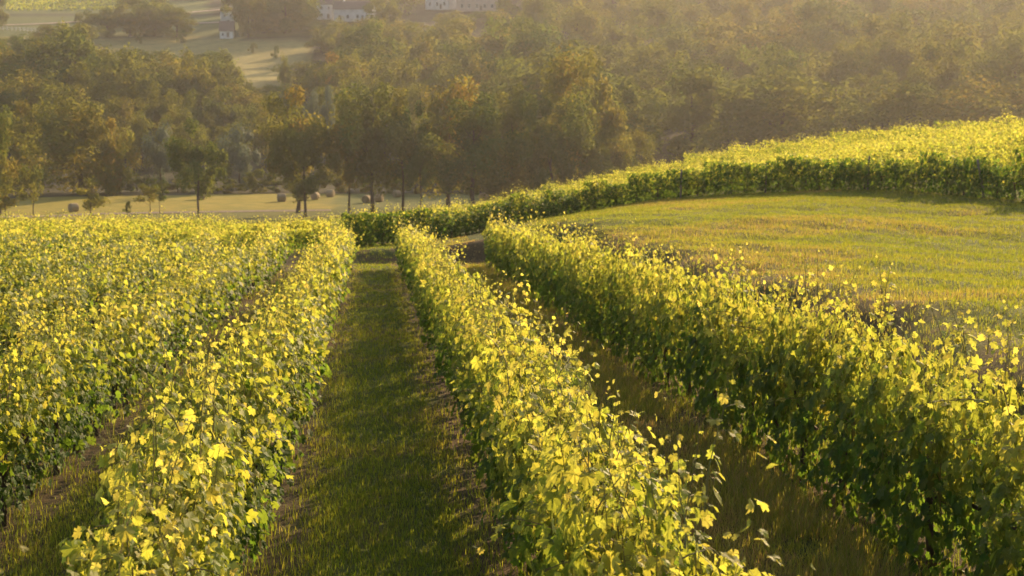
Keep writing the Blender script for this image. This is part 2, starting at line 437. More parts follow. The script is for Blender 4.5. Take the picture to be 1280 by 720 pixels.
def shoot_leaves(g, P, r, lod, size, out, age0, step, with_cane=True, young=True):
    """leaves along the cane polyline P; out = outward side vector"""
    s = np.concatenate([[0], np.cumsum(np.linalg.norm(np.diff(P, axis=0), axis=1))])
    Ltot = s[-1]; q = np.arange(step * r.uniform(.2, 1), Ltot, step); n = len(q)
    if n < 2: return
    pos = np.stack([np.interp(q, s, P[:, k]) for k in range(3)], 1)
    t = q / Ltot
    side = np.where(np.arange(n) % 2 == 0, 1, -1)[:, None]
    T = np.gradient(P, axis=0)[np.clip((t * (len(P) - 1)).astype(int), 0, len(P) - 1)]
    T /= np.linalg.norm(T, axis=1)[:, None] + 1e-9
    lat = np.cross(T, out + r.normal(0, .4, 3)); lat /= np.linalg.norm(lat, axis=1)[:, None] + 1e-9
    d = lat * side * 0.8 + out * 0.35 + rnd_dir(r, n, .35)
    sz = size * (1 - 0.55 * sm((t - 0.6) / 0.4)) * r.uniform(.65, 1.25, n) if young else size * r.uniform(.7, 1.2, n)
    pet = d * (sz * .55)[:, None]
    tip = d + np.array([0, 0, -0.55]) + rnd_dir(r, n, .3)
    nrm = out * 0.55 + np.array([0, 0, .75]) + rnd_dir(r, n, .36)
    age = np.clip(age0 * (1 - 0.75 * sm((t - .3) / .7)) + r.normal(0, .1, n), 0, 1) if young else np.clip(age0 + r.normal(0, .14, n), 0, 1)
    col = np.stack([age, r.random(n), r.random(n)], 1)
    add_leaves(g, pos + pet, tip, nrm, sz, col, lod, r)
    if with_cane:
        tube(g, P, np.linspace(.0046, .0013, len(P)), 4, (0.5, .5, .5), 1)
        if lod == 0:
            for k in range(n):
                tube(g, [pos[k], pos[k] + pet[k] * .5 + [0, 0, .004], pos[k] + pet[k]], .0012, 3, (.5, .5, .5), 1)

def cane(r, base, direc, length, n=7, wob=.1, droop=0.0):
    P = [np.array(base, float)]; d = np.array(direc, float); d /= np.linalg.norm(d)
    for k in range(n):
        d = d + r.normal(0, wob, 3) + np.array([0, 0, -droop * k / n]); d /= np.linalg.norm(d)
        P.append(P[-1] + d * length / n)
    return np.array(P)

def vine_geo(seed, lod, top=1.38, side_dense=1.0, loose=True, lowz=.27, flank_shade=0.0):
    """local frame: Y along the row, Z up, origin on the ground under the vine"""
    r = np.random.default_rng(seed); g = Geo()
    big = {0: .108, 1: .114, 2: .138}[lod]; step = {0: .052, 1: .058, 2: .080}[lod]
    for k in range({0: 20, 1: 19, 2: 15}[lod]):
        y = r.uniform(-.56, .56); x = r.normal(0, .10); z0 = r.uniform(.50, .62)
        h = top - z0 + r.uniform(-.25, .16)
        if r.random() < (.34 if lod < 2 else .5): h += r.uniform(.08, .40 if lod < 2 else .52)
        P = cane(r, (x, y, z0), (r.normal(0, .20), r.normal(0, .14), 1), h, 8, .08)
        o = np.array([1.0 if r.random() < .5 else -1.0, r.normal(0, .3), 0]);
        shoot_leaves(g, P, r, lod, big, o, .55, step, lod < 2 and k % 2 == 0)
    # outer leaf wall hanging over both faces, fuller and more mature lower down
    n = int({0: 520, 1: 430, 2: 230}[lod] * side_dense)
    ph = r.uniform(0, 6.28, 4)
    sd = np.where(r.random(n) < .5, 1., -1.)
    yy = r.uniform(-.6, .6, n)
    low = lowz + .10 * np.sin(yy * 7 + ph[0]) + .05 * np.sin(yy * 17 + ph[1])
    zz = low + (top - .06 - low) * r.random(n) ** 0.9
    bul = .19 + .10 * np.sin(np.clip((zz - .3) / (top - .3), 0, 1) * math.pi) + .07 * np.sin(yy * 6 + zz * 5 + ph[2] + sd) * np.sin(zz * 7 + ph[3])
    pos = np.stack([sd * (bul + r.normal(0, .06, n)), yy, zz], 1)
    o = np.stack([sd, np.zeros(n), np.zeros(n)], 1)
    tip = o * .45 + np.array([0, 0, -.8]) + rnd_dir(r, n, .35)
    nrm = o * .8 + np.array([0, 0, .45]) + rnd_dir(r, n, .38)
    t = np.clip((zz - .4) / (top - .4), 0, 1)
    age = np.clip(1.05 + flank_shade - .75 * t ** 1.6 + r.normal(0, .11, n), 0, 1)  # leaf maturity, plus any flank shade painted into the same tone
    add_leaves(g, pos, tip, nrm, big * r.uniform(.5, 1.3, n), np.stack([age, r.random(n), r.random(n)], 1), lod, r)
    # drooping lateral shoots at the flanks
    for k in range(5 if loose else 2):
        s_ = 1 if r.random() < .5 else -1
        P = cane(r, (s_ * .15, r.uniform(-.5, .5), r.uniform(.6, 1.2)), (s_ * 1, r.normal(0, .6), .25), r.uniform(.25, .45), 6, .12, .45)
        shoot_leaves(g, P, r, lod, big * .85, np.array([s_ * 1., 0, 0]), .6, step * 1.1, lod < 2)
    return g

def loose_shoot_geo(seed, kind):
    """a free shoot that leaves the canopy: 'up' or 'out'"""
    r = np.random.default_rng(seed); g = Geo()
    if kind == 'up':
        P = cane(r, (0, 0, 0), (r.normal(0, .25), r.normal(0, .25), 1), r.uniform(.38, .62), 9, .10, .1)
        o = np.array([r.choice([-1., 1.]), 0, 0]); sz = .074
    else:
        P = cane(r, (0, 0, 0), (1, r.normal(0, .5), .35), r.uniform(.4, .6), 9, .09, .28)
        o = np.array([.3, .3, 1.]); sz = .078
    shoot_leaves(g, P, r, 0, sz, o, .42, .046, True)
    # curling tendrils near the tip
    for k in range(3):
        b = P[4 + k * 1]; d = r.normal(0, 1, 3); d[2] = abs(d[2])
        tube(g, cane(r, b, d, r.uniform(.07, .13), 6, .45), .0009, 3, (.5, .5, .5), 1)
    return g

def trunk_mesh(seed):
    r = np.random.default_rng(seed); g = Geo()
    P = np.array([[0, 0, -.08], [.01, .01, .08], [r.normal(0, .02), r.normal(0, .03), .25], [r.normal(0, .02), r.normal(0, .03), .42], [0, 0, .56]])
    tube(g, P, [.045, .036, .032, .034, .036], 8, lump=.22, r=r)
    for s_ in (-1, 1):
        Q = cane(r, (0, 0, .53), (0, s_ * 1, .18), .52, 6, .06)
        tube(g, Q, np.linspace(.026, .012, len(Q)), 6, lump=.2, r=r)
    return g.mesh('vine_trunk', [M_BARK], True)

VM = {0: [], 1: [], 2: [], 3: []}
VG2 = []
for l, cnt in ((0, 22), (1, 14), (2, 12)):
    for k in range(cnt):
        g = vine_geo(1000 * l + k, l)
        VM[l].append(g.mesh('vine_foliage', [M_VINE, M_CANE]))
        if l == 2: VG2.append(g.arrays())
for l_, cnt in ((0, 12), (1, 9), (2, 8)):
    VM['C%d' % l_] = [vine_geo(5000 + 100 * l_ + k, l_, 1.38, 1.55, True, .13).mesh('vine_foliage', [M_VINE, M_CANE]) for k in range(cnt)]
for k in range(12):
    VM[3].append(vine_geo(3000 + k, 2, 1.34, 2.7, True, .04, .6).mesh('vine_foliage', [M_VINE, M_CANE]))  # crossing row: flank shade painted by turning the wall leaves fully dark green
UPS = [loose_shoot_geo(500 + k, 'up').mesh('free_shoot', [M_VINE, M_CANE]) for k in range(14)]
OUTS = [loose_shoot_geo(600 + k, 'out').mesh('free_shoot', [M_VINE, M_CANE]) for k in range(12)]
TRUNKS = [trunk_mesh(700 + k) for k in range(6)]

vine_count = 0
def vine(X, Y, ang, lod, label, group, hscale=1.0, shoots=True):
    """ang: direction of the row, 0 = along world Y"""
    global vine_count; vine_count += 1
    z = float(H(X, Y))
    t = tag(obj('grapevine', None, None, (X, Y, z), (random.gauss(0, .02), random.gauss(0, .045), ang)), label, 'grapevine', group)
    fl = random.random() < .5
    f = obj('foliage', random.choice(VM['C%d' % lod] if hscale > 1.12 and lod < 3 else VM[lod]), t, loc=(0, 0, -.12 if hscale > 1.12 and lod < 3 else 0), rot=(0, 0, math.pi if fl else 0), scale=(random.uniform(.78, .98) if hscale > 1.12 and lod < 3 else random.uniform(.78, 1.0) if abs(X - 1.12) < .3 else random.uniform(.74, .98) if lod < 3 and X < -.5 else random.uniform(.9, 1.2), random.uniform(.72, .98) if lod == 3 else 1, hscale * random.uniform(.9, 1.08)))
    obj('trunk', random.choice(TRUNKS), t, rot=(0, 0, random.choice([0, math.pi])))
    if shoots and lod == 0:
        for k in range(random.choice([3, 4, 5, 6])):
            s_ = random.uniform(.75, 1.1)
            obj('shoot', random.choice(UPS), t, loc=(random.gauss(0, .1), random.uniform(-.5, .5), 1.24 * hscale + random.uniform(-.05, .1)), rot=(0, 0, random.uniform(0, 6.28)), scale=(s_, s_, s_))
        for k in range(random.choice([1, 1, 2])):
            sd = random.choice([0, math.pi]); s_ = random.uniform(.75, 1.1)
            obj('shoot', random.choice(OUTS), t, loc=(.2 * math.cos(sd), random.uniform(-.45, .45), random.uniform(.65, 1.25) * hscale), rot=(0, 0, sd + random.uniform(-.5, .5)), scale=(s_, s_, s_))
    elif shoots:
        for k in range(random.choice([1, 2, 3, 4])):
            s_ = random.uniform(.7, 1.0)
            obj('shoot', random.choice(UPS), t, loc=(random.gauss(0, .1), random.uniform(-.5, .5), 1.24 * hscale), rot=(0, 0, random.uniform(0, 6.28)), scale=(s_, s_, s_))
    return t

def zone(Y, a='nearest', b='middle', c='far'): return a if Y < 16 else b if Y < 30 else c
ROWTXT = {'A': ('row left of the central alley', 3.6), 'B': ('row right of the central alley', 5.3),
          'C': ('row below the meadow bank', 5.4), 'D': ('second row left of the central alley', 10.5),
          'E': ('third row left of the central alley', 18.5), 'F': ('fourth row left of the central alley', 27)}
LOOK = {'A': 'glowing yellow grapevine', 'B': 'yellow topped grapevine', 'C': 'sunlit tipped green grapevine',
        'D': 'golden yellow grapevine', 'E': 'bright yellow grapevine', 'F': 'pale yellow grapevine'}
for key, (txt, y0) in ROWTXT.items():
    y = y0
    while y < 47.5 - (0.8 if key == 'C' else 0):
        part = {'nearest': 'at the near end of the ', 'middle': 'midway along the ', 'far': 'near the far end of the '}[zone(y)]
        lod = 0 if y < 15 else 1 if y < 27 else 2
        hs = (1.0 if y < 35 else .95) * {'C': 1.24, 'B': 1.04, 'D': .95, 'E': .93, 'F': .93}.get(key, 1.0) * random.uniform(.93, 1.07)
        vine(ROWS[key] + random.gauss(0, .05), y, 0, lod, LOOK[key] + ' ' + part + txt, 'grapevines ' + part + txt, hs, shoots=(y < 34))
        y += random.uniform(.93, 1.07)

# the crossing row whose dark flank faces the camera: one object per vine
fr = resample(FRONT, 1.0)
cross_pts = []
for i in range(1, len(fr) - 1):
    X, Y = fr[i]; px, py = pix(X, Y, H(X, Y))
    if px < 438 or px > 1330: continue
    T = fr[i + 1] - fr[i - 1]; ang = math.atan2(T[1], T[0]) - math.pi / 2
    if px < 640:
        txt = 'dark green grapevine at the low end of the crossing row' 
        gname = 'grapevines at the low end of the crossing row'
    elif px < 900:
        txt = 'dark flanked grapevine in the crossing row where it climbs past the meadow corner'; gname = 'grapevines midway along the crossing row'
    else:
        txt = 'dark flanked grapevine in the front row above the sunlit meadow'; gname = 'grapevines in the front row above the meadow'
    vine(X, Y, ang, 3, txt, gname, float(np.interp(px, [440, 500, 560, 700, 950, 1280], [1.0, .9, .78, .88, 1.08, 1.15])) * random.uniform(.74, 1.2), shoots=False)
print('VINES', vine_count)

# stakes of that row
def stake(X, Y, h, lean, label):
    g = Geo(); tube(g, [(0, 0, -.2), (lean * .5, 0, h * .5), (lean, 0, h)], [.05, .045, .042], 7, lump=.1)
    o = obj('vineyard_stake', g.mesh('vineyard_stake', [M_WOOD], True), None, (X, Y, float(H(X, Y))))
    tag(o, label, 'stake', 'wooden stakes of the crossing row')
i_of = lambda p: min(range(len(fr)), key=lambda i: abs(pix(fr[i][0], fr[i][1], H(*fr[i]))[0] - p))
for p, ln, lb in ((955, .05, 'grey wooden stake in the crossing row above the middle of the meadow'), (1232, -.35, 'leaning grey stake in the dark vine row near the right edge'),
                  (1085, .02, 'upright grey stake in the vine row right of the meadow crest'), (848, .03, 'thin grey stake where the vine row meets the meadow corner')):
    X, Y = fr[i_of(p)]; k = (X, Y - .42)
    stake(k[0], k[1], 1.35, ln, lb)

# everything behind it and to the far left: one mass of vines
g = Geo(); stuff_pts = []
def put(arr, X, Y, Z, ang, s, keep, r):
    V, Fc, M, C = arr
    m0 = M == 0; Fc = Fc[m0].reshape(-1, len(LEAF[2][1]), 3)      # leaves only
    k = r.random(len(Fc)) < keep; Fc = Fc[k].reshape(-1, 3)
    used, inv = np.unique(Fc, return_inverse=True)
    W = V[used] * s; c, s_ = math.cos(ang), math.sin(ang)
    g.add(np.stack([W[:, 0] * c - W[:, 1] * s_ + X, W[:, 0] * s_ + W[:, 1] * c + Y, W[:, 2] + Z], 1), inv.reshape(-1, 3), np.clip(C[used] + [.10 + .3 * (r.random() - .5), 0, 0], 0, 1))
rr = np.random.default_rng(5)
for key in ('G', 'I', 'J'):
    y = {'G': 33, 'I': 40, 'J': 46}[key] - 6
    while y < 47.5:
        put(VG2[rr.integers(12)], ROWS[key], y, float(H(ROWS[key], y)), 0, rr.uniform(.92, 1.08), 1, rr); y += 1.02
for k in range(1, 19):
    cv = resample(offset_curve(FRONT, 2.15 * k), 1.05)
    for i in range(1, len(cv) - 1):
        X, Y = cv[i]
        if Y < 49.5 or (X < 6 and Y < 51): continue
        px, py = pix(X, Y, H(X, Y))
        if px < -60 or px > 1750: continue
        T = cv[i + 1] - cv[i - 1]
        put(VG2[rr.integers(12)], X, Y, float(H(X, Y)), math.atan2(T[1], T[0]) + math.pi / 2, rr.uniform(.78, 1.2) * float(np.interp(px, [0, 250, 320, 520, 800, 1100], [1, 1, .84, .80, .84, .95])), .8 if k < 6 else .55, rr)
cv = resample(FRONT, 1.02)
for i in range(1, len(cv) - 1):
    X, Y = cv[i]; px, py = pix(X, Y, H(X, Y))
    if -60 < px < 438 or px >= 1330:
        put(VG2[rr.integers(12)], X, Y, float(H(X, Y)), math.pi / 2, rr.uniform(.85, 1.02) * (.82 if px > 280 else 1), 1, rr)
# the far hillside vineyard, upper left
for D in np.arange(745, 900, 4.0):
    a, b = at(-60, 0, D)[:2], at(230, 0, D)[:2]
    n = 190; t = rr.random(n); P = a[None] * (1 - t[:, None]) + b[None] * t[:, None]
    z = H(P[:, 0], P[:, 1]) + rr.uniform(.5, 1.7, n)
    pxs, pys = pix(P[:, 0], P[:, 1], z)
    kk = (pxs < 205) & (pxs > 8)
    P = P[kk]; z = z[kk]; n = len(P)
    if n: add_leaves(g, np.column_stack([P, z]), rnd_dir(rr, n), rnd_dir(rr, n), rr.uniform(.8, 1.3, n), np.column_stack([rr.uniform(.45, .85, n), rr.random((n, 2))]), 2, rr)
tag(obj('vineyard_foliage', g.mesh('vineyard_foliage', [M_VINE])), 'mass of sunlit yellow green vines in the rows beyond', 'vineyard', kind='stuff')

# ------------------------------------------------------------------ grass, weeds
def blades(name, X, Y, h, w, age, lean=.35, r=rng, label='', cat='grass', nb=5, spread=.05):
    n = len(X); Z = H(X, Y)
    X = np.repeat(X, nb) + r.normal(0, spread, n * nb); Y = np.repeat(Y, nb) + r.normal(0, spread, n * nb); Z = np.repeat(Z, nb) - .01
    hh = np.repeat(h, nb) * r.uniform(.5, 1.2, n * nb); ww = np.repeat(w, nb); ag = np.repeat(age, nb)
    N = n * nb; th = r.uniform(0, 2 * math.pi, N); lx, ly = np.cos(th), np.sin(th); ln = r.uniform(.1, lean * 2, N)
    b = np.stack([X, Y, Z], 1); side = np.stack([-ly, lx, np.zeros(N)], 1) * ww[:, None] / 2
    mid = b + np.stack([lx * hh * ln * .25, ly * hh * ln * .25, hh * .55], 1)
    tip = b + np.stack([lx * hh * ln, ly * hh * ln, hh], 1)
    V = np.stack([b - side, b + side, mid + side * .8, mid - side * .8, tip], 1).reshape(-1, 3)
    q = np.arange(N)[:, None] * 5
    Fc = np.stack([q + [0, 1, 2], q + [0, 2, 3], q + [3, 2, 4]], 1).reshape(-1, 3)
    col = np.repeat(np.stack([np.clip(ag + r.normal(0, .13, N), 0, 1), r.random(N), r.random(N)], 1), 5, 0)
    me = make_mesh(name, V, Fc, None, col, [M_GRASS])
    return tag(obj(name, me), label, cat, kind='stuff')

def sample(n, fx, y0, y1, r, p=1.6):
    """points denser near the camera"""
    t = r.random(n); Y = (y0 ** (1 - p) + t * (y1 ** (1 - p) - y0 ** (1 - p))) ** (1 / (1 - p))
    return fx(Y), Y
r = np.random.default_rng(21)
# mown grass of the alleys
X, Y = sample(80000, lambda Y: r.uniform(-4.8, 5.0, len(Y)), 6, 49.5, r)
X = np.append(X, r.uniform(-6, 9, 5000)); Y = np.append(Y, r.uniform(49, 57, 5000))
ok = np.min(np.abs(X[:, None] - rowx), 1) > .25 + .25 * r.random(len(X))
X, Y = X[ok], Y[ok]
nn = vnoise(X, Y, .9, 1) * .6 + vnoise(X, Y, 3.1, 2) * .4
age = np.where((X > 1.6) & (X < 3.9), .08 + .6 * vnoise(X, Y, 1.7, 12), .95) - sm((nn - .46) * 3) * .28  # dry grass between right rows, lightened further to stand in for sun
ed = np.min(np.abs(X[:, None] - rowx), 1)
age -= .22 * sm((.75 - ed) / .3)
blades('alley_grass', X, Y, .035 + .05 * r.random(len(X)) * (.6 + nn), .004 + .00025 * Y, age, r=r, label='short mown grass carpeting the alleys between the vine rows', nb=5)
# terrace meadow
X = []; 
t = r.random(150000); Y = 7 + 61 * t ** .85; X = 5.3 + r.random(len(Y)) * 33 * (Y / 50) ** .7
i = np.array([True] * len(X)); px, py = pix(X, Y, H(X, Y)); i &= (px < 1900) & (px > 560)
fy = np.interp(X, FRONT[::-1, 0][np.argsort(FRONT[::-1, 0])], FRONT[::-1, 1][np.argsort(FRONT[::-1, 0])]); i &= Y < fy + .5
X, Y = X[i], Y[i]; nn = vnoise(X, Y, .55, 31) * .35 + vnoise(X, Y, .16, 32) * .65 - .12 * sm((Y - 38) / 14) * sm((X - 12) / 5)  # greener at the back right: the vine row's shade put into the blade tone
bk = sm(1.15 - np.abs(X - 6.1 + .5 * (vnoise(X, Y, .5, 5) - .5)) / 1.3)
age = .72 + .15 * (vnoise(X, Y, .3, 40) - .5) - .5 * sm((nn - .50) * 4) * (r.random(len(nn)) < .75) - .1 * bk
ok = r.random(len(X)) > bk * (.35 + .5 * vnoise(X, Y, 1.1, 15))
X, Y, age, nn = X[ok], Y[ok], age[ok], nn[ok]
blades('meadow_grass', X, Y, (.03 + .06 * r.random(len(X))) * (.5 + nn), .006 + .00022 * Y, age, r=r, label='sunlit uneven meadow grass on the terrace to the right', nb=5, spread=.07)
# tall dry weeds along the vine feet and, toned warmer for sun, between right rows
X1, Y1 = sample(7500, lambda Y: 3.35 + r.normal(0, .26, len(Y)), 7, 48, r, 1.3); k_ = vnoise(X1, Y1, 1.3, 8) + .25 * r.random(len(X1)) > .5; X1, Y1 = X1[k_], Y1[k_]
X2, Y2 = sample(2600, lambda Y: r.uniform(1.6, 3.0, len(Y)), 6, 48, r, 1.4)
X3, Y3 = sample(3200, lambda Y: np.array(rowx)[r.integers(0, 4, len(Y))] + r.normal(0, .3, len(Y)), 6, 48, r, 1.4)
X4, Y4 = sample(3000, lambda Y: 5.6 + r.normal(0, .45, len(Y)), 7, 49, r, 1.3)
X = np.concatenate([X1, X2, X3, X4]); Y = np.concatenate([Y1, Y2, Y3, Y4])
hh = np.concatenate([(.06 + .20 * r.random(len(X1)) ** 2.2), .05 + .11 * r.random(len(X2)) ** 2, .08 + .12 * r.random(len(X3)), .05 + .14 * r.random(len(X4)) ** 2])
age = np.concatenate([r.uniform(.05, .75, len(X1)), r.uniform(0, .6, len(X2)), r.uniform(.5, 1, len(X3)), r.uniform(.1, .8, len(X4))])
blades('weeds', X, Y, hh, .004 + .0002 * Y, age, .5, r, 'dry straw coloured weeds growing at the foot of the vine rows', 'weeds', 6, .06)

# ------------------------------------------------------------------ trees
def crown(seed, nclump, nleaf, size, shape='round', warm=0.0):
    """unit crown: fits radius 1 and height 0..2 (scaled per tree)"""
    r = np.random.default_rng(seed); g = Geo()
    C = []; RAD = []
    for k in range(nclump):
        d = r.normal(0, 1, 3); d /= np.linalg.norm(d); rad = r.uniform(.50, .80) if k > nclump * .25 else r.uniform(0, .45)
        c = d * rad
        if shape == 'tall': c *= (.75, .75, 1.0)
        if shape == 'cone': c[:2] *= (1.05 - .75 * (c[2] * .5 + .5))
        if shape == 'round': c[2] = c[2] * .95 + .05
        if c[2] < -.45: c[:2] *= .8
        C.append(c); RAD.append(r.uniform(.17, .31))
    C = np.array(C); RAD = np.array(RAD)
    k = r.integers(0, nclump, nleaf)
    d = r.normal(0, 1, (nleaf, 3)); d /= np.linalg.norm(d, axis=1)[:, None]
    lump = .82 + .36 * np.sin(d[:, 0] * 5 + k) * np.sin(d[:, 1] * 6 + k * 2) * np.sin(d[:, 2] * 5 + k)
    rr_ = RAD[k] * np.where(r.random(nleaf) < .8, r.uniform(.75, 1.08, nleaf), r.uniform(.2, .8, nleaf)) * lump
    P = C[k] + d * rr_[:, None]
    ext = np.percentile(np.hypot(P[:, 0], P[:, 1]), 96.5); zl, zh = np.percentile(P[:, 2], [1, 99.3])
    P[:, :2] /= ext; C[:, :2] /= ext; P[:, 2] = (P[:, 2] - zl) / (zh - zl) * 2; C[:, 2] = (C[:, 2] - zl) / (zh - zl) * 2 - 1
    ct = r.random(nclump)
    age = np.clip(.80 - warm * (.3 + .75 * ct[k]) + r.normal(0, .06, nleaf), 0, 1)
    val = np.clip(.3 + .4 * ct[(k * 7) % nclump] + r.normal(0, .07, nleaf), 0, 1)
    col = np.stack([age, val, np.clip(ct[(k * 3) % nclump] * .6 + .2 + r.normal(0, .08, nleaf), 0, 1)], 1)
    oc = P - np.array([0, 0, .9]); oc /= np.linalg.norm(oc, axis=1)[:, None] + 1e-9
    nrm = d * .7 + oc * .5 + np.array([0, 0, .25]) + rnd_dir(r, nleaf, .33)
    tip = rnd_dir(r, nleaf) + np.array([0, 0, -.4])
    nrm /= np.linalg.norm(nrm, axis=1)[:, None]; tip -= nrm * np.sum(tip * nrm, 1)[:, None]
    add_leaves(g, P, tip, nrm, size * r.uniform(.6, 1.4, nleaf), col, 2, r)
    return g, C

def limbs(C, seed, rx, hz, hb, n=7, th=.05):
    """trunk and main limbs in metres: rx crown radius, hz half crown height, hb height of the crown base"""
    r = np.random.default_rng(seed); g = Geo(); ht = hb + hz * 1.35
    P = np.array([[r.normal(0, .02 * rx) * (k > 0), r.normal(0, .02 * rx) * (k > 0), -.3 + (ht + .3) * k / 7] for k in range(8)])
    rad_ = np.linspace(th, th * .3, 8) * rx; rad_[0] *= 1.4
    tube(g, P, rad_, 7, lump=.1, r=r)
    zs = P[:, 2]
    for c in C[:n]:
        e = np.array([c[0] * rx, c[1] * rx, (c[2] + 1) * hz + hb])
        k = int(np.clip(np.searchsorted(zs, e[2] - .35 * np.hypot(e[0], e[1])) - 1, 1, 6)); s_ = P[k]
        m = (s_ + e) / 2 + np.array([0, 0, -.04 * rx])
        tube(g, [s_, m, e], [rad_[k] * .6, rad_[k] * .4, rad_[k] * .15], 5)
    return g

TREEPOOL = {}
def pool(kind, n, nclump, nleaf, size, shape, warm, mat_, stem, th, lmb=7):
    L_ = []
    for k in range(n):
        g, C = crown(hash_(kind) + k, nclump, nleaf, size, shape, warm)
        L_.append((g.mesh('crown', [mat_]), (C, lmb, th), g.arrays()))
    TREEPOOL[kind] = L_
def hash_(s): return sum(ord(c) * (i + 3) for i, c in enumerate(s)) * 10
pool('broad', 5, 34, 12500, .060, 'round', .42, M_TREE, .45, .05)
pool('green', 3, 28, 10500, .064, 'round', .12, M_TREE, .45, .05)
pool('amber', 3, 26, 10000, .064, 'tall', .62, M_TREE, .45, .05)
pool('young', 3, 12, 1400, .13, 'tall', .38, M_TREE, .5, .04, 5)
pool('pale', 3, 18, 6000, .080, 'tall', .0, M_WILLOW, .1, .05)
pool('shrub', 3, 14, 1800, .12, 'round', .3, M_TREE, .1, .04, 4)
pool('hillside', 7, 34, 8000, .068, 'round', .35, M_TREE, .45, .05, 4)
pool('hilltall', 3, 26, 6500, .068, 'tall', .25, M_TREE, .45, .05, 4)

tree_count = 0
def tree(px, pytop, wpx, D, kind, label, pybot=None, group=None, name='tree', base=None, lean=0):
    """pytop: photo row of the crown top; pybot: photo row of the crown's lower edge"""
    global tree_count; tree_count += 1
    P = at(px, base or 250, D); X, Y = P[0], P[1]; z0 = float(H(X, Y))
    zt = at(px, pytop, D)[2]; zb = at(px, pybot, D)[2] if pybot else z0 + (zt - z0) * .05
    zb = max(zb, z0 + .02 * (zt - z0))
    rx = wpx / F * D / 2 * ((1.06 if D < 266 else 1.16) if kind in ('broad', 'green', 'amber', 'hillside') else 1); hz = (zt - zb) / 2
    cm, tm, _ = random.choice(TREEPOOL[kind])
    t = tag(obj(name, None, None, (X, Y, z0), (0, lean, random.uniform(0, 6.28) if not lean else 0)), label, 'shrub' if name == 'shrub' else 'tree', group)
    obj('crown', cm, t, (0, 0, zb - z0), (0, 0, random.uniform(0, 6.28)), (rx, rx, hz))
    C_, lmb_, th_ = tm
    far_ = D > 285
    obj('trunk', limbs(C_, tree_count, rx, hz, zb - z0, 3 if far_ else lmb_, th_).mesh('trunk', [M_BARK], True), t)
    return t

T = tree
T(0, 138, 52, 216, 'amber', 'tall amber leaved tree cut by the left edge of the photo', 246)
T(6, 232, 32, 212, 'young', 'small dark tree at the far left edge under the amber tree', 262)
T(41, 205, 38, 214, 'young', 'thin stemmed sapling with a feathery crown beside the amber tree', 250)
T(112, 222, 44, 212, 'young', 'leaning small tree right of the first hay bale', 262, lean=.10)
T(158, 252, 13, 214, 'shrub', 'tiny dark bush at the edge of the vineyard, right of the leaning tree', 266, name='shrub')
T(187, 229, 34, 216, 'young', 'left one of a pair of small mushroom shaped trees', 252)
T(199, 231, 24, 220, 'young', 'right one of a pair of small mushroom shaped trees', 251)
T(248, 152, 66, 214, 'green', 'dark green round headed tree on a slim straight trunk, alone by the hay bale', 242)
T(372, 112, 92, 222, 'amber', 'orange topped tree standing behind the darker twin stemmed one', 236)
T(381, 155, 76, 214, 'green', 'dark tree with two stems in front of the orange topped tree', 246)
T(437, 150, 60, 222, 'broad', 'slim stemmed dark tree at the left end of the big grove', 228)
T(466, 107, 104, 222, 'broad', 'broad domed dark tree over the bales in the middle of the grove', 230)
T(503, 130, 70, 226, 'green', 'green tree between the domed tree and the forked one', 228)
T(526, 170, 40, 218, 'green', 'low crowned dark tree with a pair of close stems', 232)
T(560, 100, 100, 232, 'amber', 'golden green tree rising left of the thick forked tree', 236)
T(592, 122, 118, 214, 'broad', 'thick trunked spreading tree standing where the green field ends', 236)
T(640, 112, 80, 226, 'broad', 'broad olive tree at the centre of the right hand grove', 244)
T(690, 116, 96, 216, 'green', 'round dark green tree in front of the tallest tree of the grove', 246)
T(726, 66, 108, 232, 'broad', 'tallest tree of the grove with a pointed top', 240)
T(760, 140, 60, 228, 'amber', 'golden sided tree on the right flank of the tallest tree', 250)
T(790, 162, 56, 236, 'broad', 'last small tree of the grove on its right end', 250)
T(740, 170, 70, 222, 'broad', 'dark tree low in the grove above the crossing vine row', 252)
T(625, 190, 80, 228, 'broad', 'shaded underwood tree behind the thick forked tree', 252)
T(102, 126, 132, 262, 'broad', 'very large rounded tree behind the left side of the hay field', 246)
T(140, 150, 62, 258, 'broad', 'golden fringed tree leaning on the right side of the very large rounded tree', 244)
T(36, 128, 90, 275, 'broad', 'dark tree behind the left of the very large rounded tree', 246)
T(202, 158, 44, 268, 'pale', 'pale grey green willow left of the round headed tree', 240)
T(300, 158, 48, 270, 'pale', 'pale grey green willow right of the round headed tree', 242)
T(412, 108, 26, 300, 'pale', 'pale feathery treetop above the twin stemmed tree', 200)
T(392, 115, 22, 300, 'pale', 'small pale treetop touching the orange topped tree', 200)
hedge = ['low olive hedge shrub along the far edge of the hay field'] 
for px, top, w in ((172, 212, 34), (196, 222, 36), (222, 224, 40), (252, 216, 40), (284, 224, 44), (316, 212, 46), (345, 215, 44), (395, 214, 46), (425, 205, 50), (455, 210, 50), (486, 205, 50), (520, 206, 52), (555, 210, 50), (20, 210, 60), (-20, 205, 60), (150, 215, 40), (590, 205, 60), (625, 205, 60), (660, 200, 60)):
    T(px, top, w, random.uniform(261, 268), 'shrub', hedge[0], 246, 'hedge shrubs along the far edge of the hay field', 'shrub')

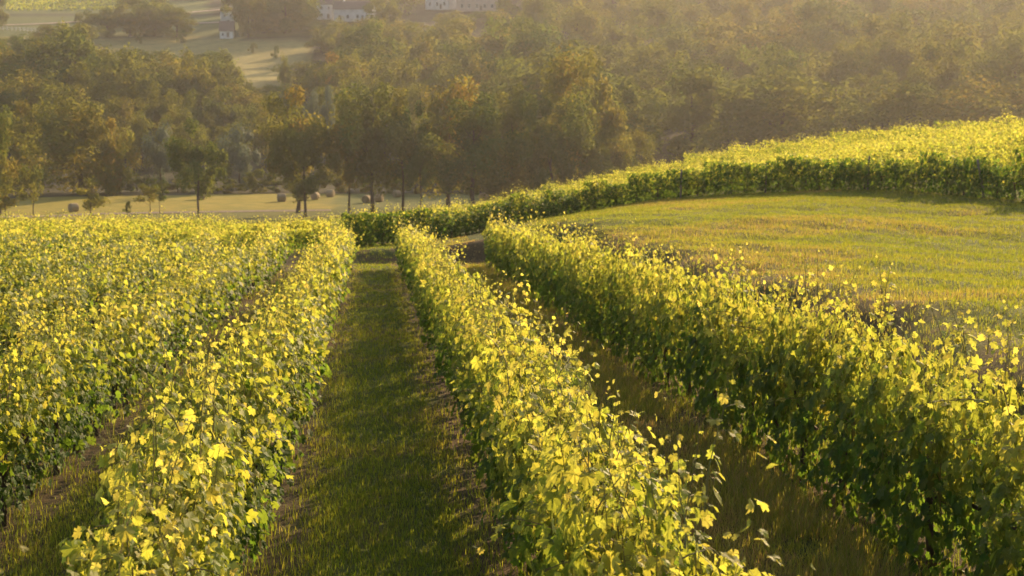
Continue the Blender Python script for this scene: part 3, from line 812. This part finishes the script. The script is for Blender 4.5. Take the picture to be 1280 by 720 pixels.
MID = 'trees of the wood halfway up the left slope'
for px, top, w, D, k in ((88, 30, 66, 420, 'hillside'), (110, 42, 74, 405, 'hillside'), (50, 52, 70, 400, 'hillside'), (20, 60, 64, 390, 'hillside'), (135, 62, 60, 395, 'hillside'), (-15, 66, 60, 400, 'hillside'),
                         (185, 66, 58, 390, 'hillside'), (220, 70, 60, 385, 'hillside'), (160, 82, 60, 370, 'hillside'), (255, 74, 50, 385, 'hillside'), (296, 64, 54, 400, 'hillside'), (205, 90, 66, 350, 'hillside'),
                         (100, 80, 80, 360, 'hillside'), (40, 92, 80, 345, 'hillside'), (-10, 98, 80, 340, 'hillside'), (150, 108, 74, 330, 'hillside'), (250, 100, 60, 345, 'hillside'), (292, 96, 76, 350, 'green'),
                         (325, 116, 60, 340, 'hillside'), (230, 122, 70, 320, 'hillside'), (180, 128, 60, 310, 'hillside'), (350, 128, 60, 320, 'hillside'), (90, 108, 80, 325, 'hillside'), (280, 140, 60, 300, 'hillside'),
                         (359, 68, 20, 430, 'hilltall'), (418, 68, 62, 400, 'amber'), (447, 66, 40, 395, 'amber'), (395, 84, 50, 390, 'hillside'), (485, 74, 70, 385, 'hillside'), (520, 78, 60, 380, 'green'), (450, 92, 60, 360, 'hillside'),
                         (560, 84, 60, 370, 'hillside'), (600, 70, 60, 380, 'hillside'), (640, 74, 66, 375, 'hillside'), (420, 110, 60, 330, 'hillside'), (520, 108, 60, 330, 'hillside'), (600, 100, 60, 340, 'hillside')):
    if 145 < px < 345: top += 15; w *= .8
    if px > 345: w *= .88
    T(px, top, w, D, k, 'olive crowned tree in the wood on the slope behind the hay field', None, MID)

for px, top, w, D, lab in ((322, -28, 62, 620, 'tall dark tree right of the tower house'), (300, -14, 34, 600, 'dark tree touching the right wall of the tower house'), (350, -18, 66, 625, 'dark broad tree between the tower house and the cottage'),
                           (378, 8, 46, 622, 'dark tree in front of the cottage'), (402, 28, 50, 600, 'bushy tree below the cottage'), (335, 14, 60, 610, 'low dark tree below the tower house'), (405, 46, 36, 560, 'dark tree at the upper right corner of the pale field'),
                           (432, 32, 64, 545, 'green tree below the long farmhouse'), (478, -4, 44, 600, 'tree between the farmhouse and the village house'), (500, 28, 60, 560, 'green tree below the village house'), (142, 10, 50, 600, 'left tree of the dark copse over the pale field'),
                           (170, 6, 56, 605, 'second tree of the dark copse over the pale field'), (200, 4, 56, 610, 'third tree of the dark copse over the pale field'), (228, 10, 50, 605, 'right tree of the dark copse over the pale field'), (190, -10, 60, 650, 'tall tree behind the dark copse'),
                           (3, -12, 34, 640, 'dark tree at the top left corner of the photo'), (10, 12, 22, 640, 'small orange lit tree beside the lane at the left edge')):
    T(px + (16 if 'touching' in lab else 0), top, w, D, 'hillside', lab, None)

OPEN = [(150, 50, 240, 62), (240, 52, 330, 64), (316, 64, 386, 77), (324, 77, 352, 106), (12, 0, 165, 15), (10, 16, 118, 30), (0, 33, 50, 44), (273, 0, 295, 47), (397, 0, 414, 18), (418, 0, 472, 24), (532, 0, 574, 10), (548, 0, 620, 13), (500, 21, 515, 27), (215, 2, 275, 16)]
cand = []
r = np.random.default_rng(77)
D = 288.0
while D < 930:
    cw = r.uniform(17, 25); wp = cw * F / D; px = -120 + r.uniform(0, wp)
    while px < 1420:
        d_ = D * r.uniform(.965, 1.035); w = wp * r.uniform(.75, 1.25)
        p = at(px, 100, d_); z0 = float(H(p[0], p[1])); h = r.uniform(14, 24) * (w / wp) ** .5
        gx_, gy_ = pix(p[0], p[1], z0); _, ty_ = pix(p[0], p[1], z0 + h)
        ok = True
        if px < 640 and D < 372: ok = False                  # those are placed by hand
        for x0, y0, x1, y1 in OPEN:
            if px + w * .42 > x0 and px - w * .42 < x1 and ty_ < y1 and gy_ > y0:
                if gy_ > y1 + 9: h *= (gy_ - y1 - 1) / (gy_ - ty_); ty_ = y1 + 1; w *= .8
                else: ok = False
        if gy_ < -60: ok = False
        if px < 170 and gy_ < 20 and px > 0: ok = False
        if ok: cand.append((px, ty_, w, d_, h, gy_))
        px += wp * r.uniform(.66, .95)
    D *= 1.10
NI = 300 - tree_count - 6
vis = [c for c in cand if -20 < c[0] < 1300]
rest = [c for c in cand if c not in vis]
vis.sort(key=lambda c: c[3])
chosen = vis[:NI]; rest += vis[NI:]
for px, ty, w, d_, h, gy_ in chosen:
    kind = random.choices(['hillside', 'hilltall'], [5, 1])[0]
    zone_ = ('right of the grove, just above the vine row' if d_ < 400 else 'on the middle of the slope') if px > 700 else 'on the upper slope below the houses' if d_ > 450 else 'on the slope behind the grove'
    T(px, ty, w, d_, kind, 'hazy olive crowned woodland tree ' + zone_, None, 'woodland trees ' + zone_)
g = Geo(); rr = np.random.default_rng(9)
for px, ty, w, d_, h, gy_ in rest:
    V, Fc, M, C = TREEPOOL['hillside'][rr.integers(6)][2]
    p = at(px, 100, d_); z0 = float(H(p[0], p[1])); rx = w / F * d_ / 2; a = rr.uniform(0, 6.28)
    g.add(np.stack([(V[:, 0] * math.cos(a) - V[:, 1] * math.sin(a)) * rx + p[0], (V[:, 0] * math.sin(a) + V[:, 1] * math.cos(a)) * rx + p[1], V[:, 2] * h * .47 + z0 + h * .06], 1), Fc, C)
if rest: tag(obj('woodland', g.mesh('woodland', [M_TREE])), 'distant hazy wood covering the upper slopes', 'woodland', kind='stuff')
print('TREES', tree_count, 'rest', len(rest))
for px, py, D, s in ((226, 46, 588, 14), (316, 62, 560, 12), (344, 66, 545, 13), (100, 25, 668, 14), (176, 50, 585, 12)):
    T(px, py - s * .7, s, D, 'shrub', {226: 'small bush at the top edge of the pale field', 316: 'small pale bush inside the pale field, left of another', 344: 'small pale bush inside the pale field, right of another', 100: 'dark bush beside the lane on the far hill', 176: 'low bush at the upper left corner of the pale field'}[px], None, None, 'shrub', base=py)

# ------------------------------------------------------------------ hay bales
def bale_mesh(seed):
    r = np.random.default_rng(seed); g = Geo(); n = 28; prof = [(-.62, .0), (-.62, .3), (-.62, .55), (-.58, .63), (-.45, .66), (-.15, .65), (.15, .66), (.45, .65), (.58, .63), (.62, .55), (.62, .3), (.62, 0)]
    V = []
    for x, q in prof:
        for k in range(n):
            a = 2 * math.pi * k / n; qq = q * (1 + r.normal(0, .014)) ; zz = qq * math.sin(a) + .64
            if zz < .05: zz = .05 - .0 * zz
            V.append((x + r.normal(0, .008), qq * math.cos(a), zz - .03))
    Fc = []
    for i in range(len(prof) - 1):
        for k in range(n):
            a, b = i * n + k, i * n + (k + 1) % n; Fc += [(a, b, a + n), (b, b + n, a + n)]
    g.add(V, Fc); return g.mesh('bale', [M_STRAW], True)
BM = [bale_mesh(k) for k in range(3)]
for i, (px, py, D, s, lab) in enumerate(((92, 264, 224, 1.25, 'round hay bale lying left of the leaning small tree'), (251, 251, 246, 1.25, 'round hay bale behind the slim trunk of the round headed tree'),
        (352, 253, 242, 1.3, 'round hay bale left of the twin stemmed tree'), (379, 252, 244, 1.2, 'hay bale showing between the two stems of the dark tree'),
        (394, 252, 246, 1.2, 'hay bale just right of the twin stemmed tree'), (413, 248, 252, 1.2, 'pale hay bale at the far edge of the field left of the grove'),
        (458, 252, 240, 1.2, 'hay bale in shade left of the thick stem under the domed tree'), (474, 251, 242, 1.2, 'hay bale right of the thick stem under the domed tree'), (496, 247, 252, 1.1, 'small looking hay bale between the slim stems of the grove'),
        (604, 251, 244, 1.3, 'hay bale right of the thick forked trunk'))):
    p = at(px, py, D); o = obj('hay_bale', BM[i % 3], None, (p[0], p[1], float(H(p[0], p[1]))), (0, 0, random.choice([.25, 1.2, -.4, .7])), (s * .85, s * .85, s * .85))
    tag(o, lab, 'hay bale', 'hay bales on the valley field')

# ------------------------------------------------------------------ houses
def house(name, label, px, py, D, w, d, h, rh, yaw, wallm, roofm, wins, chimney=False, hip=0.0, door=None):
    p = at(px, py, D); z = float(H(p[0], p[1]))
    zz = max(z, p[2]) if False else z
    t = thing(name, label, 'house', (p[0], p[1], zz - .5), -YAW + yaw)
    g = Geo(); box(g, -w / 2, w / 2, -d / 2, d / 2, 0, h + .5)
    if not hip:
        for s in (-1, 1):
            g.add([(s * w / 2, -d / 2, h + .5), (s * w / 2, d / 2, h + .5), (s * w / 2, 0, h + .5 + rh)], [(0, 1, 2)])
    obj('wall', g.mesh('wall', [wallm]), t)
    e = .45; g = Geo(); b = h + .5; th = .22; x1 = w / 2 + e; xr = x1 - hip; y1 = d / 2 + e; zl = b - rh * e / (d / 2)
    V = []
    for dz in (0.03, th + .03): V += [(-x1, -y1, zl + dz), (x1, -y1, zl + dz), (x1, y1, zl + dz), (-x1, y1, zl + dz), (-xr, 0, b + rh + dz), (xr, 0, b + rh + dz)]
    up_ = [(6, 7, 11), (6, 11, 10), (8, 9, 10), (8, 10, 11), (7, 8, 11), (9, 6, 10)] if hip else [(6, 7, 11), (6, 11, 10), (8, 9, 10), (8, 10, 11)]
    dn = [(a - 6, c - 6, b_ - 6) for a, b_, c in up_]
    ed = []
    ring = [0, 1, 2, 3] if hip else [0, 1, 5, 2, 3, 4]
    for k in range(len(ring)):
        a, b_ = ring[k], ring[(k + 1) % len(ring)]; ed += [(a, b_, b_ + 6), (a, b_ + 6, a + 6)]
    g.add(V, up_ + dn + ed); ro = obj('roof', g.mesh('roof', [roofm]), t)
    if chimney:
        g = Geo(); box(g, -w * .3, -w * .3 + .8, -.4, .4, b + rh - .6, b + rh + 1.0); box(g, -w * .3 - .08, -w * .3 + .88, -.48, .48, b + rh + 1.003, b + rh + 1.12)
        obj('chimney', g.mesh('chimney', [wallm]), ro)
    for wx, wz, ww, wh in wins:
        g = Geo(); f_ = .12; y = -d / 2
        for a in ((wx - ww / 2 - f_, wx - ww / 2, wz - f_, wz + wh + f_), (wx + ww / 2, wx + ww / 2 + f_, wz - f_, wz + wh + f_), (wx - ww / 2, wx + ww / 2, wz - f_, wz), (wx - ww / 2, wx + ww / 2, wz + wh, wz + wh + f_), (wx - .03, wx + .03, wz, wz + wh)):
            box(g, a[0], a[1], y - .08, y + .02, a[2], a[3])
        wo = obj('window', g.mesh('window', [M_WHITE]), t)
        g = Geo(); box(g, wx - ww / 2, wx + ww / 2, y - .03, y + .01, wz, wz + wh); obj('pane', g.mesh('pane', [M_PANE]), wo)
    if door:
        g = Geo(); box(g, door - .55, door + .55, -d / 2 - .05, -d / 2 + .02, .5, 2.6); obj('door', g.mesh('door', [M_WOOD]), t)
    return t
house('tower_house', 'narrow white tower house with a red roof above the lower outbuilding', 284, 19, 640, 5.6, 5, 6.2, 1.6, .25, M_WHITE, M_REDROOF, [(-1.3, 4, .8, 1.1), (1.3, 4, .8, 1.1)], hip=2.2, door=0.3)
house('outbuilding', 'small white outbuilding with a large grey roof below the tower house', 284, 46, 600, 5.4, 6, 3.0, 3.6, .1, M_WHITE, M_GREYROOF, [(-1.5, 1.2, .8, 1.0)], door=.6)
house('farmhouse', 'long white farmhouse with a brown roof at the top of the photo', 444, 24, 640, 17.5, 8, 5.2, 3.2, -.12, M_WHITE, M_GREYROOF, [(-6, 1.4, 1, 1.5), (-2.4, 1.4, 1, 1.5), (2.0, 1.4, 1, 1.5), (6.2, 1.4, 1, 1.5)], True, door=4.2)
house('cottage', 'small white cottage half hidden by trees left of the long farmhouse', 406, 17, 650, 6.5, 6, 6.5, 2.0, .2, M_WHITE, M_GREYROOF, [(-1.6, 4.6, .8, 1.2), (1.6, 4.6, .8, 1.2), (-1.6, 1.6, .8, 1.2)], door=1.3)
house('village_house', 'pale gabled house at the top edge right of the farmhouse', 552, 11, 690, 13, 8, 7, 3, -.5, M_WHITE, M_GREYROOF, [(-4, 2, 1, 1.6), (0, 2, 1, 1.6), (4, 2, 1, 1.6)], True, door=2)
house('stone_house', 'pinkish stone house with a row of dark windows at the top edge', 596, 12, 680, 19, 9, 8, 3, .05, M_PINK, M_GREYROOF, [(x, z, 1.1, 1.8) for x in (-7, -3.6, 0, 3.6, 7) for z in (1.6, 5.2)], True, door=1.8)

# white rail fence on the far left of the slope
Pf = [at(px, py, D) for px, py, D in ((-30, 35, 622), (0, 37, 616), (25, 39, 610), (50, 42, 602))]
ft = thing('rail_fence', 'white post and rail fence on the far left of the hillside', 'fence', (Pf[0][0], Pf[0][1], float(H(Pf[0][0], Pf[0][1]))))
fc = resample(dense(np.array([p[:2] for p in Pf]), 10), 2.6); o0 = np.array(ft.location)
fz = H(fc[:, 0], fc[:, 1])
for (x, y), z in zip(fc, fz):
    g = Geo(); box(g, -.12, .12, -.12, .12, -.2, 1.5); obj('post', g.mesh('post', [M_WHITE]), ft, (x - o0[0], y - o0[1], z - o0[2]))
for hgt in (.6, 1.25):
    g = Geo(); tube(g, np.column_stack([fc[:, 0] - o0[0], fc[:, 1] - o0[1] - .15, fz - o0[2] + hgt]), .08, 4); obj('rail', g.mesh('rail', [M_WHITE]), ft)

# ------------------------------------------------------------------ haze: one closed box of even air
zmin, zmax = float(ZZ.min()) - 1, float(max(ZZ.max() + 22, ZC + 5))
hm = bpy.data.materials.new('haze'); hm.use_nodes = True; hn = hm.node_tree
hn.nodes.remove(hn.nodes['Principled BSDF'])
pv = hn.nodes.new('ShaderNodeVolumePrincipled'); pv.inputs['Density'].default_value = HAZE_DENSITY
pv.inputs['Color'].default_value = (0.93, 0.91, 0.93, 1); pv.inputs['Anisotropy'].default_value = 0.52
hn.links.new(pv.outputs[0], hn.nodes['Material Output'].inputs['Volume'])
g = Geo(); box(g, -905, 905, -65, 1260, zmin, zmax)
tag(obj('haze', g.mesh('haze', [hm])), 'warm evening haze hanging over the valley', 'haze', kind='stuff')
print('HAZE z', zmin, zmax)
